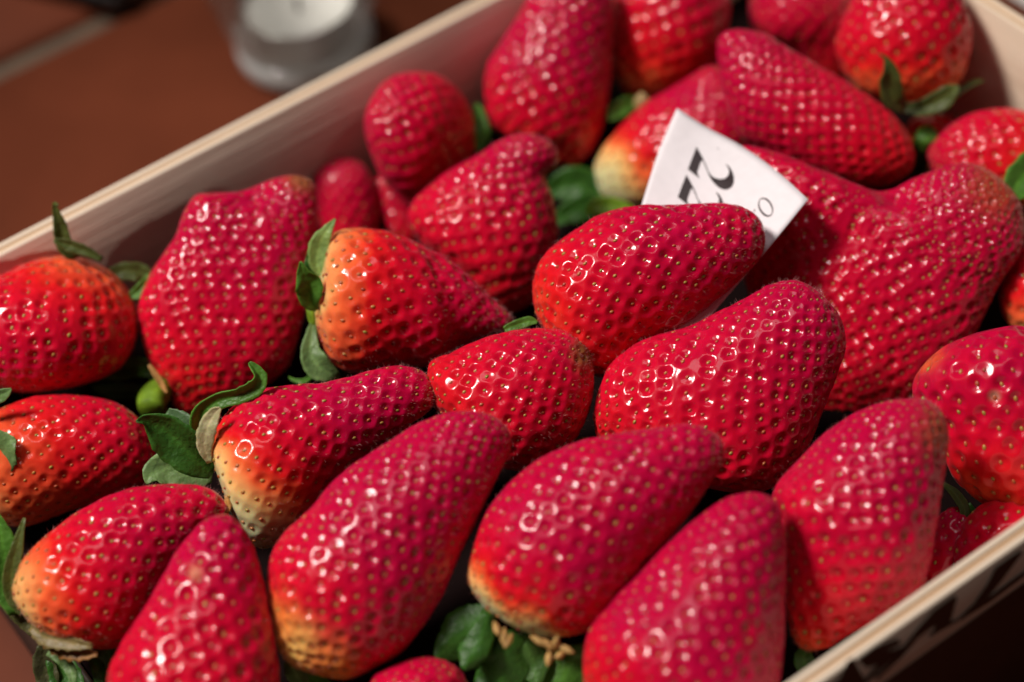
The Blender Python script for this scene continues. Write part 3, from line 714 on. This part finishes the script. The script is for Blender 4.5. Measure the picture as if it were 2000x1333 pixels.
# far corner fruit
sepal('s13', [(1768, 215, 8), (1748, 198, 20), (1739, 165, 22), (1738, 138, 14), (1729, 114, 4), (1717, 106, 2)], OLIVE, (0.012, 0.018, 0.020), fold=0.2)
sepal('s13', [(1765, 212, 8), (1800, 212, 16), (1835, 196, 20), (1860, 178, 14), (1872, 168, 3)], OLIVE, (0.010, 0.014), fold=0.3)
sepal('s13', [(1850, 195, 5), (1875, 178, 6), (1900, 163, 5), (1921, 158, 2)], OLIVE, (0.004, 0.004))
stalk('s32', [(1790, 340, 14), (1797, 312, 20), (1805, 285, 23), (1812, 262, 20)], MID, (0.016, 0.026))
sepal('s14', [(2060, 290, 12), (2015, 325, 30), (1990, 358, 34), (1978, 388, 16), (1984, 406, 3)], MID, (0.018, 0.024), fold=0.2)
sepal('s19', [(1075, 900, 5), (1100, 880, 9), (1128, 864, 8), (1150, 856, 2)], LIME, (-0.004, -0.004))
sepal('s19', [(985, 645, 6), (1010, 634, 10), (1035, 628, 9), (1050, 630, 2)], MID, (-0.006, -0.006))
# cream based fruit: two glossy lobed leaves and the dried stamens
sepal('s22', [(955, 1185, 14), (938, 1208, 36), (905, 1240, 46), (872, 1268, 30), (852, 1285, 6)], DARK, (0.0, 0.002), fold=-0.35, m=10)
sepal('s22', [(955, 1200, 14), (942, 1238, 26), (922, 1280, 28), (905, 1308, 6)], DARK, (0.001, 0.004), fold=-0.35)
sepal('s22', [(985, 1232, 16), (990, 1268, 46), (985, 1312, 52), (962, 1350, 40), (940, 1385, 8)], DARK, (-0.002, 0.0), fold=-0.3, m=10)
sepal('s22', [(1010, 1240, 16), (1030, 1268, 34), (1042, 1300, 34), (1050, 1340, 8)], (0.045, 0.11, 0.02), (-0.003, -0.002), fold=-0.3)
sepal('s22', [(1150, 1270, 18), (1120, 1295, 40), (1095, 1330, 52), (1070, 1380, 30)], MID, (-0.004, -0.004), fold=-0.3, m=10)
for (u, v, a, L) in ((970, 1228, 70, 15), (984, 1243, 95, 17), (993, 1252, 120, 16), (1052, 1252, 30, 19), (1084, 1258, -70, 17), (1104, 1268, 25, 19), (1072, 1285, 100, 17), (1068, 1258, 50, 13), (1094, 1280, 150, 12)):
    ca, sa = math.cos(math.radians(a)), math.sin(math.radians(a))
    stalk('s22', [(u - L * ca, v - L * sa, 1.5), (u - 0.4 * L * ca, v - 0.4 * L * sa, 6), (u + 0.3 * L * ca, v + 0.3 * L * sa, 7), (u + L * ca, v + L * sa, 1.5)],
          (0.52, 0.31, 0.11), (0.010, 0.012), name="stamen", seg=8)
sepal('s21', [(560, 1290, 8), (575, 1312, 18), (590, 1340, 18), (600, 1375, 5)], GREY, (-0.002, 0.0))
sepal('s21', [(590, 1310, 8), (615, 1330, 18), (650, 1350, 12), (680, 1365, 3)], MID, (-0.004, -0.002))
# lower left fruit
sepal('s28', [(80, 1245, 10), (115, 1262, 18), (155, 1275, 16), (190, 1278, 4)], BROWN, (0.004, 0.010), fold=0.4, serr=0.2, name="dry_bract")
sepal('s28', [(60, 1225, 8), (90, 1245, 16), (130, 1255, 15), (180, 1262, 5)], (0.20, 0.15, 0.06), (0.006, 0.011), fold=0.3, serr=0.2, name="dry_bract")
sepal('s28', [(95, 1272, 8), (122, 1288, 13), (140, 1312, 11), (142, 1345, 4)], GREY, (0.002, 0.004))
sepal('s28', [(178, 1285, 6), (192, 1305, 14), (200, 1330, 14), (205, 1370, 5)], DARK, (0.0, 0.002))
sepal('s28', [(50, 1200, 10), (28, 1165, 16), (22, 1120, 17), (34, 1070, 12), (48, 1012, 3)], OLIVE, (0.0, 0.002), fold=0.3)
sepal('s28', [(30, 1200, 12), (10, 1140, 26), (8, 1080, 28), (0, 1030, 18), (-8, 1000, 4)], MID, (-0.002, 0.0), fold=0.2)
sepal('s28', [(70, 1235, 12), (40, 1200, 20), (12, 1165, 18), (-10, 1130, 6)], (0.09, 0.085, 0.03), (-0.004, -0.004), fold=0.2)
sepal('s28', [(95, 1255, 12), (85, 1290, 22), (95, 1330, 22), (110, 1380, 8)], (0.06, 0.06, 0.025), (-0.006, -0.008), fold=0.2)
sepal('s28', [(205, 1255, 18), (215, 1290, 28), (215, 1330, 26), (225, 1390, 10)], DARK, (-0.004, -0.004), fold=0.2)
sepal('s28', [(110, 1262, 14), (120, 1300, 30), (135, 1340, 34), (150, 1400, 14)], DARK, (-0.008, -0.006), fold=0.2)
sepal('s27', [(-60, 905, 40), (-10, 885, 44), (15, 868, 32), (30, 858, 5)], GREY, (0.013, 0.015), fold=0.15, serr=0.12)
sepal('s27', [(-40, 790, 12), (-5, 775, 14), (15, 766, 8), (22, 760, 2)], GREY, (0.012, 0.014))
# right corner
sepal('s25', [(1842, 945, 4), (1868, 968, 10), (1884, 995, 10), (1878, 1020, 6), (1862, 1034, 2)], (0.05, 0.075, 0.015), (0.002, 0.002))
sepal('s25', [(1890, 985, 6), (1915, 1020, 10), (1950, 1040, 8), (1985, 1050, 3)], DARK, (-0.004, -0.004))
sepal('s25', [(1900, 1010, 8), (1910, 1045, 18), (1905, 1075, 14), (1890, 1100, 4)], DARK, (-0.006, -0.006))
sepal('s24', [(1575, 1265, 10), (1570, 1290, 20), (1580, 1320, 16), (1590, 1350, 5)], DARK, (-0.002, 0.0))

# ------------------------------------------------------------------ the printed paper slip
def cpoly(pts, n):
    return spine(pts, n)
ND = 28
top = cpoly([(1322, 212), (1378, 248), (1440, 281), (1490, 314), (1535, 350), (1578, 390)], ND)
lef = cpoly([(1322, 212), (1300, 262), (1280, 315), (1262, 372), (1238, 450), (1205, 540)], ND)
rig = cpoly([(1578, 390), (1528, 452), (1478, 512), (1428, 570), (1382, 624), (1335, 680)], ND)
bot = cpoly([(1205, 540), (1270, 610), (1335, 680)], ND)
cz = {'tl': 0.494, 'tr': 0.4712, 'bl': 0.475, 'br': 0.4635}
TV = []
for i in range(ND):
    t = i / (ND - 1)
    for j in range(ND):
        s = j / (ND - 1)
        p = (1 - t) * top[j] + t * bot[j] + (1 - s) * lef[i] + s * rig[i] \
            - ((1 - s) * (1 - t) * top[0] + s * (1 - t) * top[-1] + (1 - s) * t * bot[0] + s * t * bot[-1])
        D = (1 - t) * ((1 - s) * cz['tl'] + s * cz['tr']) + t * ((1 - s) * cz['bl'] + s * cz['br'])
        D += 0.0022 * math.sin(math.pi * s) * (1 - 0.5 * t) - 0.0015 * math.exp(-((s) / 0.15) ** 2) * math.exp(-(t / 0.3) ** 2)
        TV.append(CAM + ray(*p) * D)
TV = np.array(TV); TC = TV.mean(0)
TF = np.array([(i * ND + j, i * ND + j + 1, (i + 1) * ND + j + 1, (i + 1) * ND + j) for i in range(ND - 1) for j in range(ND - 1)])
slip = mesh_np("paper_slip", TV - TC, TF, PAPER); slip.location = TC
md = slip.modifiers.new("thickness", 'SOLIDIFY'); md.thickness = 0.00022; md.offset = 0
tag(slip, "small white paper slip printed with 22, stuck upright between the strawberries", "paper slip")
from mathutils.bvhtree import BVHTree
bvh = BVHTree.FromPolygons([Vector(v) for v in TV], [list(map(int, f)) for f in TF])
import mathutils.geometry as mg
def slip_print(name, outline, dense=6, ring=None):
    def z(p): return (1240 + p[0] / 5.553, 200 + p[1] / 5.553)
    def hit(p):
        d = Vector(ray(*z(p))); h, nrm, _, _ = bvh.ray_cast(Vector(CAM), d.normalized())
        if h is None: return None
        if nrm.dot(d) > 0: nrm = -nrm
        return np.array(h + nrm * 0.00022)
    if ring is not None:
        pts = [hit(p) for p in outline] + [hit(p) for p in ring]; k = len(outline)
        if any(p is None for p in pts): return
        F = [(i, (i + 1) % k, k + (i + 1) % k, k + i) for i in range(k)]
        return mesh_np(name, np.array(pts) - TC, np.array(F), TAGINK, slip, smooth=False)
    P = []
    for i in range(len(outline)):
        a, b = np.array(outline[i], float), np.array(outline[(i + 1) % len(outline)], float)
        for k in range(dense): P.append(a + (b - a) * k / dense)
    tri = mg.tessellate_polygon([[Vector((p[0], p[1], 0)) for p in P]])
    pts = [hit(p) for p in P]
    if any(p is None for p in pts): print("print misses the slip", name); return
    return mesh_np(name, np.array(pts) - TC, np.array(tri), TAGINK, slip, smooth=False)
DIG = [(668, 488), (700, 545), (738, 615), (768, 680), (795, 750), (825, 798), (870, 828), (920, 841), (965, 837), (998, 818), (1018, 788), (1024, 755), (1012, 718), (988, 682), (1000, 681), (1032, 712), (1056, 755), (1075, 815), (1073, 878), (1050, 925), (1010, 950), (968, 954), (922, 938), (880, 906), (840, 862), (810, 812), (786, 752), (760, 692), (733, 634), (714, 652), (690, 718), (676, 762), (684, 798), (708, 830), (690, 822), (640, 785), (575, 733), (620, 612)]
slip_print("printed_digit", DIG, 2)
slip_print("printed_digit", [(x - 110, y + 302) for x, y in DIG], 2)
def ell(cx, cy, a, b, rot, n=40):
    r = math.radians(rot)
    return [(cx + a * math.cos(t) * math.cos(r) - b * math.sin(t) * math.sin(r), cy + a * math.cos(t) * math.sin(r) + b * math.sin(t) * math.cos(r)) for t in np.linspace(0, 2 * math.pi, n, endpoint=False)]
slip_print("printed_letter", ell(1420, 1144, 108, 74, 66), ring=ell(1421, 1143, 99, 55, 58))
slip_print("printed_letter", [(1294, 1168), (1303, 1166), (1306, 1178), (1301, 1196), (1296, 1198)], 2)
slip_print("printed_dot", ell(903, 510, 7, 7, 0, 12), 1)

# ------------------------------------------------------------------ things on the tiles behind the crate
def lathe(name, prof, mat, parent, seg=64):
    V, F = [], []
    k = len(prof)
    for i in range(seg):
        a = 2 * math.pi * i / seg
        for r, z in prof: V.append((r * math.cos(a), r * math.sin(a), z))
    for i in range(seg):
        i2 = (i + 1) % seg
        for j in range(k - 1):
            F.append((i * k + j, i2 * k + j, i2 * k + j + 1, i * k + j + 1))
    return mesh_np(name, np.array(V), np.array(F), mat, parent)
def mat_thin_glass(name, veil):
    """thin drinking glass: see-through, mirror-like at grazing angles, whitened by veil to stand in for refracted light"""
    k = NT(name); t = k.t
    out = [x for x in t.nodes if x.type == 'OUTPUT_MATERIAL'][0]
    tr = k.n('ShaderNodeBsdfTransparent'); tr.inputs[0].default_value = (0.93, 0.95, 0.94, 1)
    df = k.n('ShaderNodeBsdfDiffuse'); df.inputs[0].default_value = (0.78, 0.78, 0.76, 1)
    tl_ = k.n('ShaderNodeBsdfTranslucent'); tl_.inputs[0].default_value = (0.78, 0.78, 0.76, 1)
    gl_ = k.n('ShaderNodeBsdfGlossy'); gl_.inputs['Roughness'].default_value = 0.06
    lw = k.n('ShaderNodeLayerWeight'); lw.inputs[0].default_value = 0.5
    pw = k.n('ShaderNodeMath', operation='POWER', i_1=4.0); k.l(lw.outputs['Facing'], pw.inputs[0])
    fr = k.n('ShaderNodeMath', operation='MULTIPLY_ADD', i_1=0.85, i_2=0.05); k.l(pw.outputs[0], fr.inputs[0])
    m0 = k.n('ShaderNodeMixShader'); m0.inputs[0].default_value = 0.5
    k.l(df.outputs[0], m0.inputs[1]); k.l(tl_.outputs[0], m0.inputs[2])
    m1 = k.n('ShaderNodeMixShader'); m1.inputs[0].default_value = veil
    k.l(tr.outputs[0], m1.inputs[1]); k.l(m0.outputs[0], m1.inputs[2])
    m2 = k.n('ShaderNodeMixShader'); k.l(fr.outputs[0], m2.inputs[0])
    k.l(m1.outputs[0], m2.inputs[1]); k.l(gl_.outputs[0], m2.inputs[2])
    k.l(m2.outputs[0], out.inputs[0]); return k.m
GLASS = mat_thin_glass("drinking_glass", 0.06); THICK = mat_thin_glass("thick_glass_base", 0.7)  # milky base puts the bright caustic arc into the glass colour
GC, _ = on_z(600, 98, 0.002)
gl = empty("drinking_glass", (GC[0], GC[1], 0.0005))
tag(gl, "clear drinking glass with a thick base, blurred on the tiles behind the crate", "glass")
lathe("glass_body", [(0.0206, 0.0095), (0.0245, 0.022), (0.0310, 0.050), (0.0365, 0.082), (0.0370, 0.084), (0.0363, 0.0852), (0.0353, 0.084),
                     (0.0296, 0.050), (0.0230, 0.022), (0.0192, 0.0095)], GLASS, gl)
lathe("glass_base", [(0.0, 0.0015), (0.012, 0.001), (0.0165, 0.0), (0.0195, 0.0010), (0.0210, 0.0035), (0.0208, 0.0093), (0.0190, 0.0088), (0.010, 0.0084), (0.0, 0.0083)], THICK, gl)

WAX = mat_plain("white_wax", (0.80, 0.77, 0.72), 0.4, 0.04, 200.0)
ALU = mat_plain("aluminium_cup", (0.80, 0.79, 0.77), 0.28, Metallic=1.0)
tl = empty("tealight", (GC[0], GC[1], 0.0090))
tag(tl, "pale round tealight at the bottom of the drinking glass", "candle")
lathe("aluminium_cup", [(0.0, 0.0), (0.0158, 0.0), (0.0162, 0.0006), (0.0166, 0.0105), (0.0176, 0.0114), (0.0180, 0.0112), (0.0176, 0.0118), (0.0163, 0.0110), (0.0160, 0.0012), (0.0, 0.0008)], ALU, tl)
lathe("wax", [(0.0, 0.0078), (0.006, 0.0079), (0.0125, 0.0083), (0.0155, 0.0092), (0.0159, 0.0090), (0.0158, 0.0014), (0.0, 0.0012)], WAX, tl)
lathe("wick", [(0.0, 0.0070), (0.0007, 0.0070), (0.0007, 0.0135), (0.0004, 0.0140), (0.0, 0.0141)], BLACK, tl, 10)

bp, _ = on_z(242, 42, 0.0)
case = empty("black_case", (bp[0], bp[1], 0.0))
tag(case, "flat black case with one corner showing at the top left, on the tiles", "case")
def boxc(name, lo, hi, mat, root, bev):
    o = box(name, lo, hi, mat, None, bev=bev); o.parent = root; return o
boxc("case_body", (0.0, 0.0, 0.0015), (0.075, 0.14, 0.009), BLACK, case, 0.002)
boxc("case_flap", (0.0006, 0.0006, 0.0094), (0.0744, 0.1394, 0.0115), BLACK, case, 0.0009)
case.rotation_euler = (0, 0, math.radians(28))
wp, _ = on_z(1985, 6, 0.0)
card = empty("white_card", (wp[0], wp[1], 0.0))
tag(card, "pale card sheet just visible past the far corner of the crate", "card")
boxc("card_sheet", (0.0, -0.02, 0.0005), (0.20, 0.15, 0.002), WHITE, card, 0.0004)
boxc("card_edge_strip", (0.004, -0.019, 0.0022), (0.012, 0.149, 0.0028), WHITE, card, 0.0002)
